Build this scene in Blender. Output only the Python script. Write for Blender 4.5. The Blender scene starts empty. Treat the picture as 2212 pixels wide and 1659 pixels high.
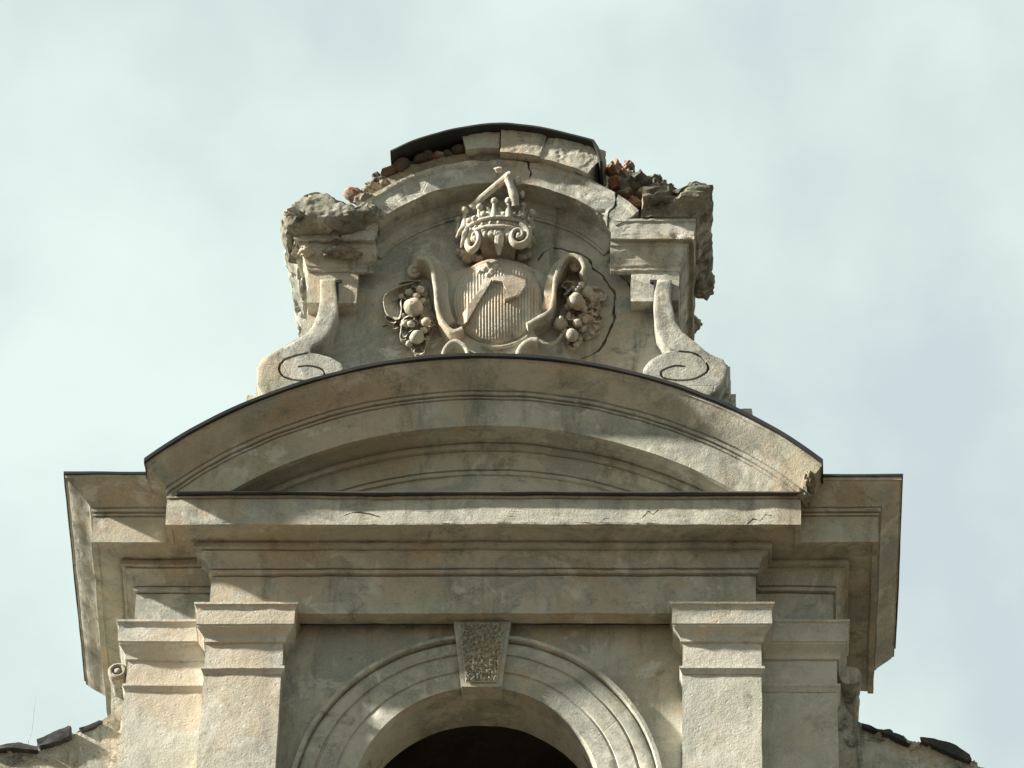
import bpy, bmesh, math, random
from mathutils import Vector, noise, Matrix
R = math.radians
random.seed(7)

# ------------------------------------------------------------------ camera
W, H = 2212.0, 1659.0                 # measuring units of the photograph
F, PX, PY, PITCH = 12500.0, 1560.0, 829.5, R(40)
SLANT = 42.5
CAM = Vector((0.0, -SLANT * math.cos(PITCH), 1.6))
scene = bpy.context.scene
cd = bpy.data.cameras.new("camera"); cam = bpy.data.objects.new("camera", cd)
scene.collection.objects.link(cam); scene.camera = cam
cam.location = CAM; cam.rotation_euler = (R(90) + PITCH, 0, 0)
cd.sensor_width = 36; cd.lens = 36 * F / W
cd.shift_x = (W / 2 - PX) / W; cd.shift_y = 0
cd.clip_start = 0.5; cd.clip_end = 6000

# ------------------------------------------------------------------ sky, sun, exposure
SUN = Vector((2.05, 0.52, -1.27)).normalized()       # the way the light travels
world = bpy.data.worlds.new("World"); scene.world = world; world.use_nodes = True
nt = world.node_tree; nt.nodes.clear()
def wn(t): return nt.nodes.new(t)
out = wn("ShaderNodeOutputWorld"); bg = wn("ShaderNodeBackground"); bg.inputs[1].default_value = 0.1
sky = wn("ShaderNodeTexSky"); sky.sky_type = 'NISHITA'; sky.sun_disc = False
sky.sun_elevation = math.asin(-SUN.z); sky.sun_rotation = math.atan2(-SUN.x, -SUN.y)
tc = wn("ShaderNodeTexCoord")
mp = wn("ShaderNodeMapping"); mp.inputs['Location'].default_value = (3.1, 2.2, 0.8); mp.inputs['Scale'].default_value = (1, .8, 1.1)
n1 = wn("ShaderNodeTexNoise"); n1.inputs['Scale'].default_value = 11; n1.inputs['Detail'].default_value = 5; n1.inputs['Roughness'].default_value = .5; n1.inputs['Distortion'].default_value = .1
n2 = wn("ShaderNodeTexNoise"); n2.inputs['Scale'].default_value = 30; n2.inputs['Detail'].default_value = 5; n2.inputs['Roughness'].default_value = .5
# thinner, bluer cloud towards one side of the sky
sx = wn("ShaderNodeSeparateXYZ"); nt.links.new(tc.outputs['Generated'], sx.inputs[0])
gx = wn("ShaderNodeMapRange"); gx.interpolation_type = 'SMOOTHSTEP'
for i, v in ((1, -.03), (2, .06), (3, 0.), (4, .085)): gx.inputs[i].default_value = v
nt.links.new(sx.outputs['X'], gx.inputs[0])
gz = wn("ShaderNodeMapRange"); gz.interpolation_type = 'SMOOTHSTEP'
for i, v in ((1, .70), (2, .62), (3, .25), (4, 1.5)): gz.inputs[i].default_value = v
nt.links.new(sx.outputs['Z'], gz.inputs[0])
gm = wn("ShaderNodeMath"); gm.operation = 'MULTIPLY'; nt.links.new(gx.outputs[0], gm.inputs[0]); nt.links.new(gz.outputs[0], gm.inputs[1])
a1 = wn("ShaderNodeMath"); a1.operation = 'MULTIPLY_ADD'; a1.inputs[1].default_value = .38
a2 = wn("ShaderNodeMath"); a2.operation = 'SUBTRACT'
r1 = wn("ShaderNodeValToRGB")
r1.color_ramp.elements[0].position = .46; r1.color_ramp.elements[0].color = (2.25, 2.56, 2.64, 1)
r1.color_ramp.elements[1].position = .80; r1.color_ramp.elements[1].color = (3.02, 3.46, 3.24, 1)
e = r1.color_ramp.elements.new(.57); e.color = (2.48, 2.90, 2.74, 1)
e = r1.color_ramp.elements.new(.67); e.color = (2.74, 3.18, 2.98, 1)
mx = wn("ShaderNodeMix"); mx.data_type = 'RGBA'; mx.inputs[0].default_value = .93
nt.links.new(tc.outputs['Generated'], mp.inputs['Vector']); nt.links.new(mp.outputs[0], n1.inputs['Vector'])
nt.links.new(mp.outputs[0], n2.inputs['Vector']); nt.links.new(n2.outputs['Fac'], a1.inputs[0]); nt.links.new(n1.outputs['Fac'], a1.inputs[2])
nt.links.new(a1.outputs[0], a2.inputs[0]); nt.links.new(gm.outputs[0], a2.inputs[1]); nt.links.new(a2.outputs[0], r1.inputs[0])
nt.links.new(sky.outputs[0], mx.inputs[6]); nt.links.new(r1.outputs[0], mx.inputs[7])
# sky left bright beyond the gable, dimmed behind the camera to deepen facade shade
dr = wn("ShaderNodeMapRange"); dr.interpolation_type = 'SMOOTHSTEP'
for i, v in ((1, -.25), (2, .55), (3, .62), (4, 1.0)): dr.inputs[i].default_value = v
nt.links.new(sx.outputs['Y'], dr.inputs[0])
ml = wn("ShaderNodeMath"); ml.operation = 'MULTIPLY'; ml.inputs[1].default_value = .1
nt.links.new(dr.outputs[0], ml.inputs[0]); nt.links.new(ml.outputs[0], bg.inputs[1])
nt.links.new(mx.outputs[2], bg.inputs[0]); nt.links.new(bg.outputs[0], out.inputs[0])
sl = bpy.data.lights.new("sun", 'SUN'); sl.energy = 5.0; sl.angle = R(2.2); sl.color = (1, .94, .85)
so = bpy.data.objects.new("sun", sl); scene.collection.objects.link(so)
so.rotation_euler = SUN.to_track_quat('-Z', 'Y').to_euler(); so.location = (-40, -20, 60)
scene.view_settings.view_transform = 'Standard'; scene.view_settings.look = 'None'
scene.view_settings.exposure = 1.5; scene.view_settings.gamma = 1
scene.cycles.max_bounces = 8; scene.cycles.diffuse_bounces = 2

# ------------------------------------------------------------------ helpers
C = scene.collection
CP, SP = math.cos(PITCH), math.sin(PITCH)
def at(vx, vy, Y=0.0):
    "the point of the depth plane Y seen at measure (vx, vy) of the photograph"
    u = (vx - PX) / F; w = -(vy - PY) / F
    d = Vector((u, CP - w * SP, SP + w * CP))
    t = (Y - CAM.y) / d.y
    return CAM + d * t
def X(vx, vy, Y=0.0): return at(vx, vy, Y).x
def Z(vy, Y=0.0): return at(1050, vy, Y).z

class MB:
    def __init__(s): s.v = []; s.f = []
    def add(s, vs, fs):
        b = len(s.v); s.v += [Vector(p) for p in vs]; s.f += [tuple(i + b for i in f) for f in fs]; return s
    def box(s, x0, x1, y0, y1, z0, z1):
        return s.add([(x, y, z) for x in (x0, x1) for y in (y0, y1) for z in (z0, z1)],
                     [(0, 1, 3, 2), (4, 6, 7, 5), (0, 4, 5, 1), (2, 3, 7, 6), (0, 2, 6, 4), (1, 5, 7, 3)])
    def grid(s, rows, loop=False):
        n = len(rows[0]); fs = []
        for i in range(len(rows) - 1):
            for j in range(n if loop else n - 1):
                k = (j + 1) % n
                fs.append((i * n + j, i * n + k, (i + 1) * n + k, (i + 1) * n + j))
        return s.add([p for r in rows for p in r], fs)
    def loft(s, rows):
        "closed loops joined into a solid with end caps"
        b = len(s.v); s.grid(rows, True); n = len(rows[0]); m = len(rows)
        s.f.append(tuple(b + i for i in range(n))); s.f.append(tuple(b + (m - 1) * n + i for i in reversed(range(n)))); return s
    def prism(s, front, back):
        return s.loft([front, back])
    def plate(s, pts, y0, y1, taper=0.0):
        "outline of (vx, vy) measures at front depth y0, extruded straight back to y1"
        f = [at(a, b, y0) for a, b in pts]
        return s.prism(f, [Vector((p.x, y1, p.z)) for p in f])
    def relief(s, pts, y0, y1, inset=.012):
        "like plate, with a rounded front rim"
        f = [at(a, b, y0) for a, b in pts]; n = len(f)
        c = sum(f, Vector()) / n
        def shr(k, y):
            r = []
            for i in range(n):
                a, b, d = f[i - 1], f[i], f[(i + 1) % n]
                e1 = Vector((b.x - a.x, 0, b.z - a.z)); e2 = Vector((d.x - b.x, 0, d.z - b.z))
                e1 = e1.normalized() if e1.length > 1e-6 else Vector((1, 0, 0)); e2 = e2.normalized() if e2.length > 1e-6 else e1
                nn = Vector((-e1.z - e2.z, 0, e1.x + e2.x)); nn = nn.normalized() if nn.length > 1e-4 else Vector()
                r.append(Vector((b.x, y, b.z)) + nn * k)
            return r
        ar = sum(f[i - 1].x * f[i].z - f[i].x * f[i - 1].z for i in range(n))
        sg = 1 if ar > 0 else -1
        return s.loft([shr(sg * inset, y0), shr(sg * inset * .3, y0 + inset * .35), shr(0, y0 + inset), shr(0, y1)])
    def tube(s, pts, rad, n=10, closed=False, flat=1.0):
        pts = [Vector(p) for p in pts]; m = len(pts); rows = []
        up = Vector((0, -1, 0))
        for i, p in enumerate(pts):
            a = pts[(i - 1) % m] if (closed or i) else p; b = pts[(i + 1) % m] if (closed or i < m - 1) else p
            t = (b - a).normalized(); u = up - t * up.dot(t)
            if u.length < .05: u = Vector((0, 0, 1)) - t * t.z
            u.normalize(); w = t.cross(u)
            r = rad[i] if isinstance(rad, (list, tuple)) else rad
            rows.append([p + (w * math.cos(q) + u * math.sin(q) * flat) * r for q in [2 * math.pi * k / n for k in range(n)]])
        if closed: rows.append(rows[0]); return s.grid(rows, True)
        return s.loft(rows)
    def blob(s, c, r, amp=.0, sc=3., sub=3, seed=0., rot=None, cut=None):
        bm = bmesh.new(); bmesh.ops.create_icosphere(bm, subdivisions=sub, radius=1)
        vs = []
        rr = r if isinstance(r, (tuple, list)) else (r, r, r)
        for v in bm.verts:
            p = v.co.copy(); k = 1 + amp * noise.fractal(p * sc * .5 + Vector((seed, seed * 2.3, -seed)), 1, 2, 3)
            if cut: k = min(k, cut(p)) if callable(cut) else k
            q = Vector((p.x * rr[0], p.y * rr[1], p.z * rr[2])) * k
            if rot is not None: q = rot @ q
            vs.append(q + Vector(c))
        fs = [tuple(v.index for v in f.verts) for f in bm.faces]; bm.free()
        return s.add(vs, fs)
    def chunk(s, c, r, seed, rot=None, planes=9, amp=.12):
        "a broken, angular lump of masonry"
        rnd = random.Random(seed); pl = []
        for _ in range(planes):
            d = Vector((rnd.uniform(-1, 1), rnd.uniform(-1, 1), rnd.uniform(-1, 1))).normalized(); pl.append((d, rnd.uniform(.55, .85)))
        bm = bmesh.new(); bmesh.ops.create_icosphere(bm, subdivisions=4, radius=1); vs = []
        for v in bm.verts:
            p = v.co.copy(); k = 1.0
            for d, h in pl:
                q = p.dot(d)
                if q > 1e-4: k = min(k, h / q)
            k *= 1 + amp * noise.fractal(p * 2.6 + Vector((seed, 0, seed * 1.7)), 1, 2, 4)
            q = Vector((p.x * r[0], p.y * r[1], p.z * r[2])) * k
            if rot is not None: q = rot @ q
            vs.append(q + Vector(c))
        fs = [tuple(v.index for v in f.verts) for f in bm.faces]; bm.free()
        return s.add(vs, fs)
    def sweep(s, prof, path, mitre=True):
        "closed profile (outward, z) carried along a plan path of (x, y)"
        n = len(path); rows = []
        for i, (x, y) in enumerate(path):
            ns = []
            for a, b in ((i - 1, i), (i, i + 1)):
                if a >= 0 and b < n:
                    d = Vector((path[b][0] - path[a][0], path[b][1] - path[a][1])).normalized(); ns.append(Vector((d.y, -d.x)))
            m = ns[0] if len(ns) == 1 else (ns[0] + ns[1]) / (1 + ns[0].dot(ns[1]))
            rows.append([Vector((x + m.x * o, y + m.y * o, z)) for o, z in prof])
        return s.loft(rows)
    def arc(s, prof, cx, cz, R0, y0, a0, a1, n=60, kz=1.0, xl=None, xr=None, ret=0.0):
        "closed profile (outward, radial) carried along an arc in the facade; xl, xr give each point its own end"
        rows = [[] for _ in range(n + 1)]; head = []; tail = []
        for o, r in prof:
            rad = R0 + r; b0, b1 = a0, a1
            if xl: b0 = math.asin(max(-1, min(1, (xl(o) - cx) / rad)))
            if xr: b1 = math.asin(max(-1, min(1, (xr(o) - cx) / rad)))
            for i in range(n + 1):
                q = b0 + (b1 - b0) * i / n
                rows[i].append(Vector((cx + rad * math.sin(q), y0 - o, cz + rad * math.cos(q) * kz)))
        if ret:
            rows = [[p + Vector((0, ret, 0)) for p in rows[0]]] + rows + [[p + Vector((0, ret, 0)) for p in rows[-1]]]
        return s.loft(rows)
    def raw(s, name):
        me = bpy.data.meshes.new(name); me.from_pydata([tuple(p) for p in s.v], [], s.f)
        bm = bmesh.new(); bm.from_mesh(me)
        bmesh.ops.remove_doubles(bm, verts=bm.verts, dist=1e-5)
        bmesh.ops.recalc_face_normals(bm, faces=bm.faces); bm.to_mesh(me); bm.free()
        o = bpy.data.objects.new(name, me); C.objects.link(o); return o
    def build(s, name, mat, parent=None, rough=None, ang=38, label=None, clip=None):
        o = s.raw(name)
        if clip: clip_mesh(o, clip)
        if rough: roughen(o, *rough)
        finish(o, mat, parent, ang)
        if label: o['label'] = label
        return o

def clip_mesh(o, planes):
    bm = bmesh.new(); bm.from_mesh(o.data)
    for co, no in planes:                       # keeps the side the normal points to
        g = bm.verts[:] + bm.edges[:] + bm.faces[:]
        r = bmesh.ops.bisect_plane(bm, geom=g, plane_co=co, plane_no=no, clear_inner=True)
        ed = [e for e in r['geom_cut'] if isinstance(e, bmesh.types.BMEdge)]
        bmesh.ops.holes_fill(bm, edges=ed, sides=0)
    bm.to_mesh(o.data); bm.free()

def roughen(o, maxlen=.08, amp=.006, sc=4.0, chip=.0):
    bm = bmesh.new(); bm.from_mesh(o.data)
    bmesh.ops.dissolve_degenerate(bm, dist=1e-5, edges=bm.edges[:])
    bmesh.ops.triangulate(bm, faces=bm.faces[:])
    V = [v.co.copy() for v in bm.verts]; bm.verts.index_update(); T = [tuple(v.index for v in f.verts) for f in bm.faces]; bm.free()
    m2 = maxlen * maxlen
    for _ in range(11):                              # halve every long edge, the same way in both its faces
        mid = {}; N_ = []; again = False
        def md(a, b):
            k = (a, b) if a < b else (b, a); r = mid.get(k)
            if r is None:
                if (V[a] - V[b]).length_squared > m2: V.append((V[a] + V[b]) * .5); r = len(V) - 1
                else: r = -1
                mid[k] = r
            return r
        for t in T:
            a, b, c = t; ab, bc, ca = md(a, b), md(b, c), md(c, a); k = (ab >= 0) + (bc >= 0) + (ca >= 0)
            if k == 0: N_.append(t); continue
            again = True
            if k == 3: N_ += [(a, ab, ca), (ab, b, bc), (ca, bc, c), (ab, bc, ca)]
            elif k == 1:
                while ab < 0: a, b, c, ab, bc, ca = b, c, a, bc, ca, ab
                N_ += [(a, ab, c), (ab, b, c)]
            else:
                while ab >= 0: a, b, c, ab, bc, ca = b, c, a, bc, ca, ab
                N_ += [(c, ca, bc)]
                if (V[a] - V[bc]).length < (V[b] - V[ca]).length: N_ += [(a, b, bc), (a, bc, ca)]
                else: N_ += [(a, b, ca), (b, bc, ca)]
        T = N_
        if not again or len(T) > 160000: break
    me = bpy.data.meshes.new("tmp"); me.from_pydata([tuple(v) for v in V], [], T)
    bm = bmesh.new(); bm.from_mesh(me); bpy.data.meshes.remove(me)
    bm.normal_update()
    nrm = [v.normal.copy() if v.normal.length > .5 else Vector() for v in bm.verts]
    for vi, v in enumerate(bm.verts):
        p = v.co.copy()
        d = noise.noise_vector(p * sc) * amp + noise.noise_vector(p * sc * 3.7 + Vector((9, 2, 5))) * amp * .5
        d += noise.noise_vector(p * .9 + Vector((3, 7, 1))) * amp * 1.1
        if chip:
            q = noise.fractal(p * 6.5 + Vector((1, 4, 2)), 1, 2, 4)
            if q > .25:
                d -= nrm[vi] * min(q - .25, .5) * chip
        v.co = p + d
    bm.to_mesh(o.data); bm.free()

def finish(o, mat, parent, ang=38):
    o.data.materials.clear(); o.data.materials.append(mat)
    for p in o.data.polygons: p.use_smooth = True
    o.data.set_sharp_from_angle(angle=R(ang))
    if parent is not None:
        o.parent = parent
        if parent.type == 'EMPTY': o.matrix_parent_inverse = Matrix.Translation(-parent.location)
    return o
def cut(o, mb):
    "carves a closed shape out of a solid"
    k = mb.raw("cutter"); bpy.context.view_layer.update()
    m = o.modifiers.new("carve", 'BOOLEAN'); m.operation = 'DIFFERENCE'; m.object = k; m.solver = 'EXACT'
    dg = bpy.context.evaluated_depsgraph_get(); me = bpy.data.meshes.new_from_object(o.evaluated_get(dg))
    o.modifiers.clear(); o.data = me; d = k.data; bpy.data.objects.remove(k); bpy.data.meshes.remove(d)
def thing(name, loc, label, cat, group=None):
    o = bpy.data.objects.new(name, None); C.objects.link(o); o.location = loc; o.empty_display_size = .2
    o['label'] = label; o['category'] = cat
    if group: o['group'] = group
    return o
def tag(o, label, cat, group=None):
    o['label'] = label; o['category'] = cat
    if group: o['group'] = group
    return o
def smooth_line(pts, k=6):
    "Catmull-Rom through 2-D or 3-D points"
    P = [Vector(p) if len(p) == 3 else Vector((p[0], p[1], 0)) for p in pts]; r = []
    for i in range(len(P) - 1):
        a, b, c, d = P[max(i - 1, 0)], P[i], P[i + 1], P[min(i + 2, len(P) - 1)]
        for j in range(k):
            t = j / k
            r.append(.5 * ((2 * b) + (c - a) * t + (2 * a - 5 * b + 4 * c - d) * t * t + (3 * b - a - 3 * c + d) * t ** 3))
    r.append(P[-1]); return r
def groove(pts, w, y0, depth, k=5, jag=0.0, seed=1):
    "closed wedge along a line of measures, for carving"
    rnd = random.Random(seed); L = smooth_line(pts, k); rows = []; n = len(L)
    for i, p in enumerate(L):
        q = at(p.x + rnd.uniform(-jag, jag), p.y + rnd.uniform(-jag, jag), y0)
        a, b = L[max(i - 1, 0)], L[min(i + 1, n - 1)]
        t = Vector((b.x - a.x, 0, -(b.y - a.y) / .79)).normalized(); m = Vector((-t.z, 0, t.x))
        ww = w * (1 if not jag else rnd.uniform(.3, 1.9)) * (.35 if i in (0, n - 1) else 1)
        rows.append([q + m * ww + Vector((0, -.08, 0)), q - m * ww + Vector((0, -.08, 0)), q - m * ww * .7 + Vector((0, depth, 0)), q + m * ww * .7 + Vector((0, depth, 0))])
    return MB().loft(rows)

# ------------------------------------------------------------------ materials
def nmat(name):
    m = bpy.data.materials.new(name); m.use_nodes = True; t = m.node_tree
    for n in list(t.nodes): t.nodes.remove(n)
    o = t.nodes.new("ShaderNodeOutputMaterial"); b = t.nodes.new("ShaderNodeBsdfPrincipled"); t.links.new(b.outputs[0], o.inputs[0])
    return m, t, b
class NT:
    def __init__(s, t):
        s.t = t; g = t.nodes.new("ShaderNodeNewGeometry"); s.pos = g.outputs['Position']; s.nor = g.outputs['True Normal']
    def map(s, scale, loc=(0, 0, 0)):
        m = s.t.nodes.new("ShaderNodeMapping"); m.inputs['Scale'].default_value = scale; m.inputs['Location'].default_value = loc
        s.t.links.new(s.pos, m.inputs[0]); return m.outputs[0]
    def noise(s, scale, detail=5, rough=.55, vec=None, dist=0.):
        n = s.t.nodes.new("ShaderNodeTexNoise"); n.inputs['Scale'].default_value = scale; n.inputs['Detail'].default_value = detail
        n.inputs['Roughness'].default_value = rough; n.inputs['Distortion'].default_value = dist
        s.t.links.new(vec or s.pos, n.inputs['Vector']); return n.outputs['Fac']
    def voro(s, scale, vec=None, feature='F1'):
        n = s.t.nodes.new("ShaderNodeTexVoronoi"); n.feature = feature; n.inputs['Scale'].default_value = scale
        s.t.links.new(vec or s.pos, n.inputs['Vector']); return n.outputs['Distance']
    def ramp(s, x, a, b, lo=0., hi=1.):
        n = s.t.nodes.new("ShaderNodeMapRange"); n.inputs[1].default_value = a; n.inputs[2].default_value = b
        n.inputs[3].default_value = lo; n.inputs[4].default_value = hi; n.interpolation_type = 'SMOOTHSTEP'
        s.t.links.new(x, n.inputs[0]); return n.outputs[0]
    def mix(s, f, a, b, mode='MIX'):
        n = s.t.nodes.new("ShaderNodeMix"); n.data_type = 'RGBA'; n.blend_type = mode
        for i, v in ((0, f), (6, a), (7, b)):
            if hasattr(v, 'is_output'): s.t.links.new(v, n.inputs[i])
            else: n.inputs[i].default_value = v if i == 0 else (*v, 1)
        return n.outputs[2]
    def math(s, op, a, b):
        n = s.t.nodes.new("ShaderNodeMath"); n.operation = op
        for i, v in ((0, a), (1, b)):
            if hasattr(v, 'is_output'): s.t.links.new(v, n.inputs[i])
            else: n.inputs[i].default_value = v
        return n.outputs[0]
    def bump(s, b, h, strength, dist, prev=None):
        n = s.t.nodes.new("ShaderNodeBump"); n.inputs['Strength'].default_value = strength; n.inputs['Distance'].default_value = dist
        s.t.links.new(h, n.inputs['Height'])
        if prev: s.t.links.new(prev, n.inputs['Normal'])
        return n.outputs[0]

def plaster(name, base, grey, brown, dark, stain=.5, lump=.5, spots=.5, pale=None, moss=(.25, .255, .165), seed=0.):
    m, t, b = nmat(name); N = NT(t); S = lambda *q: N.map((1, 1, 1), tuple(x + seed for x in q))
    c = N.mix(N.ramp(N.noise(1.7, 9, .72, S(0, 0, 0), .8), .43, .57), base, grey)
    c = N.mix(N.ramp(N.noise(1.0, 7, .68, S(7, 3, 1), .6), .50, .60, 0, .75), c, brown)
    c = N.mix(N.ramp(N.noise(1.3, 7, .7, S(2, 9, 5), .5), .52, .68, 0, .55), c, moss)
    if pale: c = N.mix(N.ramp(N.noise(3.1, 9, .72, S(1, 8, 4), .4), .55, .62, 0, .75), c, pale)
    st = N.noise(1.0, 7, .7, N.map((4.5, 4.5, .7), (2 + seed, 2, 2)))                 # rain streaks
    c = N.mix(N.ramp(st, .51, .70, 0, stain), c, dark)
    c = N.mix(N.ramp(N.noise(3.6, 10, .74, N.map((1, 1, 1.3), (5 + seed, 1, 9)), .3), .54, .68, 0, stain), c, dark)   # grime
    c = N.mix(N.ramp(N.noise(26, 6, .75), .56, .70, 0, spots), c, dark)              # specks
    c = N.mix(N.ramp(N.noise(60, 5, .8), .40, .66, 0, .28), c, tuple(min(.8, x * 1.3) for x in base))
    t.links.new(c, b.inputs['Base Color']); b.inputs['Roughness'].default_value = .95; b.inputs['Specular IOR Level'].default_value = .12
    h1 = N.noise(62, 6, .75); h2 = N.noise(13, 7, .7); h3 = N.noise(30, 5, .7)
    cr = N.ramp(N.voro(2.3, N.map((1, 1, 1)), 'DISTANCE_TO_EDGE'), 0, .012)
    crm = N.ramp(N.noise(1.1, 3, .5, N.map((1, 1, 1), (4, 4, 9))), .60, .63)
    crk = N.math('MAXIMUM', cr, N.math('SUBTRACT', 1.0, crm))
    pit = N.ramp(N.voro(19, S(3, 1, 2)), .06, .22)                                    # small knocks and pits
    nb = N.bump(b, h1, .55, .007); nb = N.bump(b, h3, .4, .008, nb); nb = N.bump(b, h2, lump, .012, nb)
    nb = N.bump(b, crk, .6, .006, nb); nb = N.bump(b, pit, lump * .6, .006, nb)
    t.links.new(nb, b.inputs['Normal']); return m
M = {}
M['plaster'] = plaster('old_plaster', (.45, .44, .365), (.30, .31, .27), (.42, .345, .24), (.11, .112, .09), .62, .35, .4, (.55, .54, .47), (.26, .28, .18))
M['lower'] = plaster('lower_plaster', (.51, .49, .415), (.40, .405, .35), (.49, .415, .31), (.19, .185, .15), .5, .5, .6, (.58, .56, .49), (.38, .385, .275))
M['upper'] = plaster('upper_plaster', (.43, .425, .36), (.27, .28, .245), (.46, .37, .26), (.08, .082, .065), .8, .6, .5, (.58, .575, .51), (.25, .262, .17), seed=3.)
M['eroded'] = plaster('eroded_plaster', (.25, .24, .19), (.13, .13, .108), (.33, .24, .15), (.04, .04, .032), .95, 1.0, .7, (.46, .45, .39), (.17, .178, .115), seed=5.)
M['carved'] = plaster('carved_stucco', (.49, .455, .375), (.36, .35, .30), (.47, .37, .26), (.12, .115, .09), .6, .5, .6, (.55, .53, .465), (.31, .315, .225), seed=7.)
M['wing'] = plaster('wing_plaster', (.45, .44, .37), (.30, .302, .26), (.40, .32, .22), (.06, .061, .05), .95, 1.0, .9, (.52, .515, .455), (.23, .238, .165), seed=9.)
M['inside'] = plaster('inside_plaster', (.05, .047, .033), (.035, .032, .024), (.045, .035, .022), (.015, .014, .01), .4, .5, .4, None, (.03, .03, .02))  # near-black albedo puts the darkness of the unlit room into the colour

def brickmat():
    m, t, b = nmat('broken_brick'); N = NT(t)
    c = N.mix(N.ramp(N.noise(5, 5, .6), .4, .6), (.27, .115, .072), (.17, .078, .052))
    c = N.mix(N.ramp(N.noise(9, 6, .7, N.map((1, 1, 1), (3, 1, 2))), .43, .58, 0, .9), c, (.29, .25, .19))
    c = N.mix(N.ramp(N.noise(6, 6, .7, N.map((1, 1, 1), (8, 1, 2))), .54, .68, 0, .9), c, (.05, .045, .04))
    t.links.new(c, b.inputs['Base Color']); b.inputs['Roughness'].default_value = .95
    t.links.new(N.bump(b, N.noise(28, 7, .7), .9, .02), b.inputs['Normal']); return m
M['brick'] = brickmat()
def simple(name, c0, c1, rough=.6, metal=0., bs=20, bd=.004, sc=3.):
    m, t, b = nmat(name); N = NT(t)
    c = N.mix(N.ramp(N.noise(sc, 6, .65), .4, .62), c0, c1)
    t.links.new(c, b.inputs['Base Color']); b.inputs['Roughness'].default_value = rough; b.inputs['Metallic'].default_value = metal
    t.links.new(N.bump(b, N.noise(bs, 5, .6), .6, bd), b.inputs['Normal']); return m
M['old_brick'] = simple('dark_brick', (.11, .075, .055), (.055, .048, .04), .95, 0, 26, .015, 7.)  # dark brown brick tone, mixed by noise
M['metal'] = simple('dark_sheet_metal', (.022, .026, .03), (.045, .04, .036), .55, .3, 8, .004)
M['zinc'] = simple('weathered_zinc', (.07, .075, .075), (.12, .115, .105), .5, .4, 8, .003)
M['tile'] = simple('old_roof_tile', (.026, .029, .032), (.055, .05, .046), .85, 0, 30, .006, 9.)
M['ground'] = simple('ground_earth', (.085, .063, .037), (.07, .05, .03), .95, 0, 4, .02, .3)
M['straw'] = simple('dry_grass', (.36, .35, .30), (.30, .28, .22), .8, 0, 30, .001)

# ------------------------------------------------------------------ ground
g = MB().add([(-900, -900, 0), (900, -900, 0), (900, 900, 0), (-900, 900, 0)], [(0, 1, 2, 3)]).build('ground', M['ground'])
g['kind'] = 'structure'

# ------------------------------------------------------------------ the church gable: lower storey
ROUGH = (.06, .0045, 4.0, .010)
z0 = Z(1325, -.20)                                   # underside of the entablature
zb = 21.0                                            # foot of the storey that shows
gable = thing('church_gable', (X(1050, 1325), 1.2, 0), 'weathered baroque church gable of two tiers with curved pediment and arched opening', 'church gable')
xl, xr = X(293, 1300, 0), X(1800, 1300, 0)           # corners of the outer frieze
xa, xb = X(454, 1285, -.2), X(1633, 1285, -.2)       # the middle bay that breaks forward
BACK = 2.35
path = [(xl - .05, BACK - .50), (xl, 0), (xa, 0), (xa, -.2), (xb, -.2), (xb, 0), (xr, 0), (xr, BACK - .88)]

def bed(dz):
    "bed mouldings under a corona: fillets with sharp quirks between them"
    p = [(0, dz + .330), (-.014, dz + .332), (-.014, dz + .344), (.022, dz + .345), (.022, dz + .375), (.008, dz + .377), (.008, dz + .388)]
    for i in range(0, 7):
        q = i / 6; p.append((.026 + .062 * (1 - math.cos(q * math.pi / 2)), dz + .390 + .103 * math.sin(q * math.pi / 2)))
    return p + [(.078, dz + .496), (.078, dz + .508), (.115, dz + .509), (.115, dz + .545), (.10, dz + .547), (.10, dz + .567)]
def prof_low():
    return [(0, 0)] + bed(0) + [(.278, .567), (.278, .549), (.32, .549), (.32, .775), (.310, .777), (.310, .786), (.326, .788), (.326, .804), (-.12, .804), (-.12, 0)]
def sima(o0, z, w=.165):
    p = [(o0, z), (o0 - .012, z + .002), (o0 - .012, z + .012), (o0 + .012, z + .013), (o0 + .012, z + .038), (o0 + .004, z + .040), (o0 + .004, z + .046)]
    for i in range(0, 9):
        q = i / 8; s = (1 - math.cos(q * math.pi)) / 2
        p.append((o0 + .022 + w * (.35 * q + .65 * s), z + .048 + .127 * (.8 * q + .2 * s)))
    p += [(o0 + w + .034, z + .178), (o0 + w + .034, z + .205)]
    return p
zs = lambda pr: [(o, z0 + z) for o, z in pr]
ent = MB().sweep(zs(prof_low()), path).raw('entablature')
for k, (c, w) in enumerate((([(1612, 1131), (1626, 1120), (1640, 1124), (1655, 1112), (1668, 1116)], .005), ([(1388, 1118), (1400, 1104), (1410, 1110), (1424, 1100)], .004), ([(1296, 1128), (1310, 1118), (1318, 1122)], .003), ([(742, 1112), (770, 1106), (800, 1110), (822, 1117)], .006))):
    cut(ent, groove(c, w, -.52, .03, 3, 1.2, 20 + k))
roughen(ent, *ROUGH); finish(ent, M['plaster'], gable)
fr = (.16, .005, 1.4, 0)
def sima_with_flashing(w, pth, cutback):
    top = [(-.1, 1.009), (-.1, .804)]
    MB().sweep(zs(sima(.325, .804, w) + top), pth).build('cornice', M['plaster'], gable, ROUGH)
    L = .325 + w + .034
    fl = [(L - .03, 1.006), (L + .012, 1.006), (L + .012, 1.026), (L - .02, 1.030), (-.1, 1.06), (-.1, 1.045), (L - .03, 1.020)]
    pth = list(pth)
    if cutback[0]: pth[0] = (pth[0][0], pth[0][1] - cutback[0])
    if cutback[1]: pth[-1] = (pth[-1][0], pth[-1][1] - cutback[1])
    MB().sweep(zs(fl), pth).build('flashing', M['metal'], gable, fr)
sima_with_flashing(.162, [(xl - .05, BACK - .40), (xl, 0), (xa - .30, 0)], (.0, 0))
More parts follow.
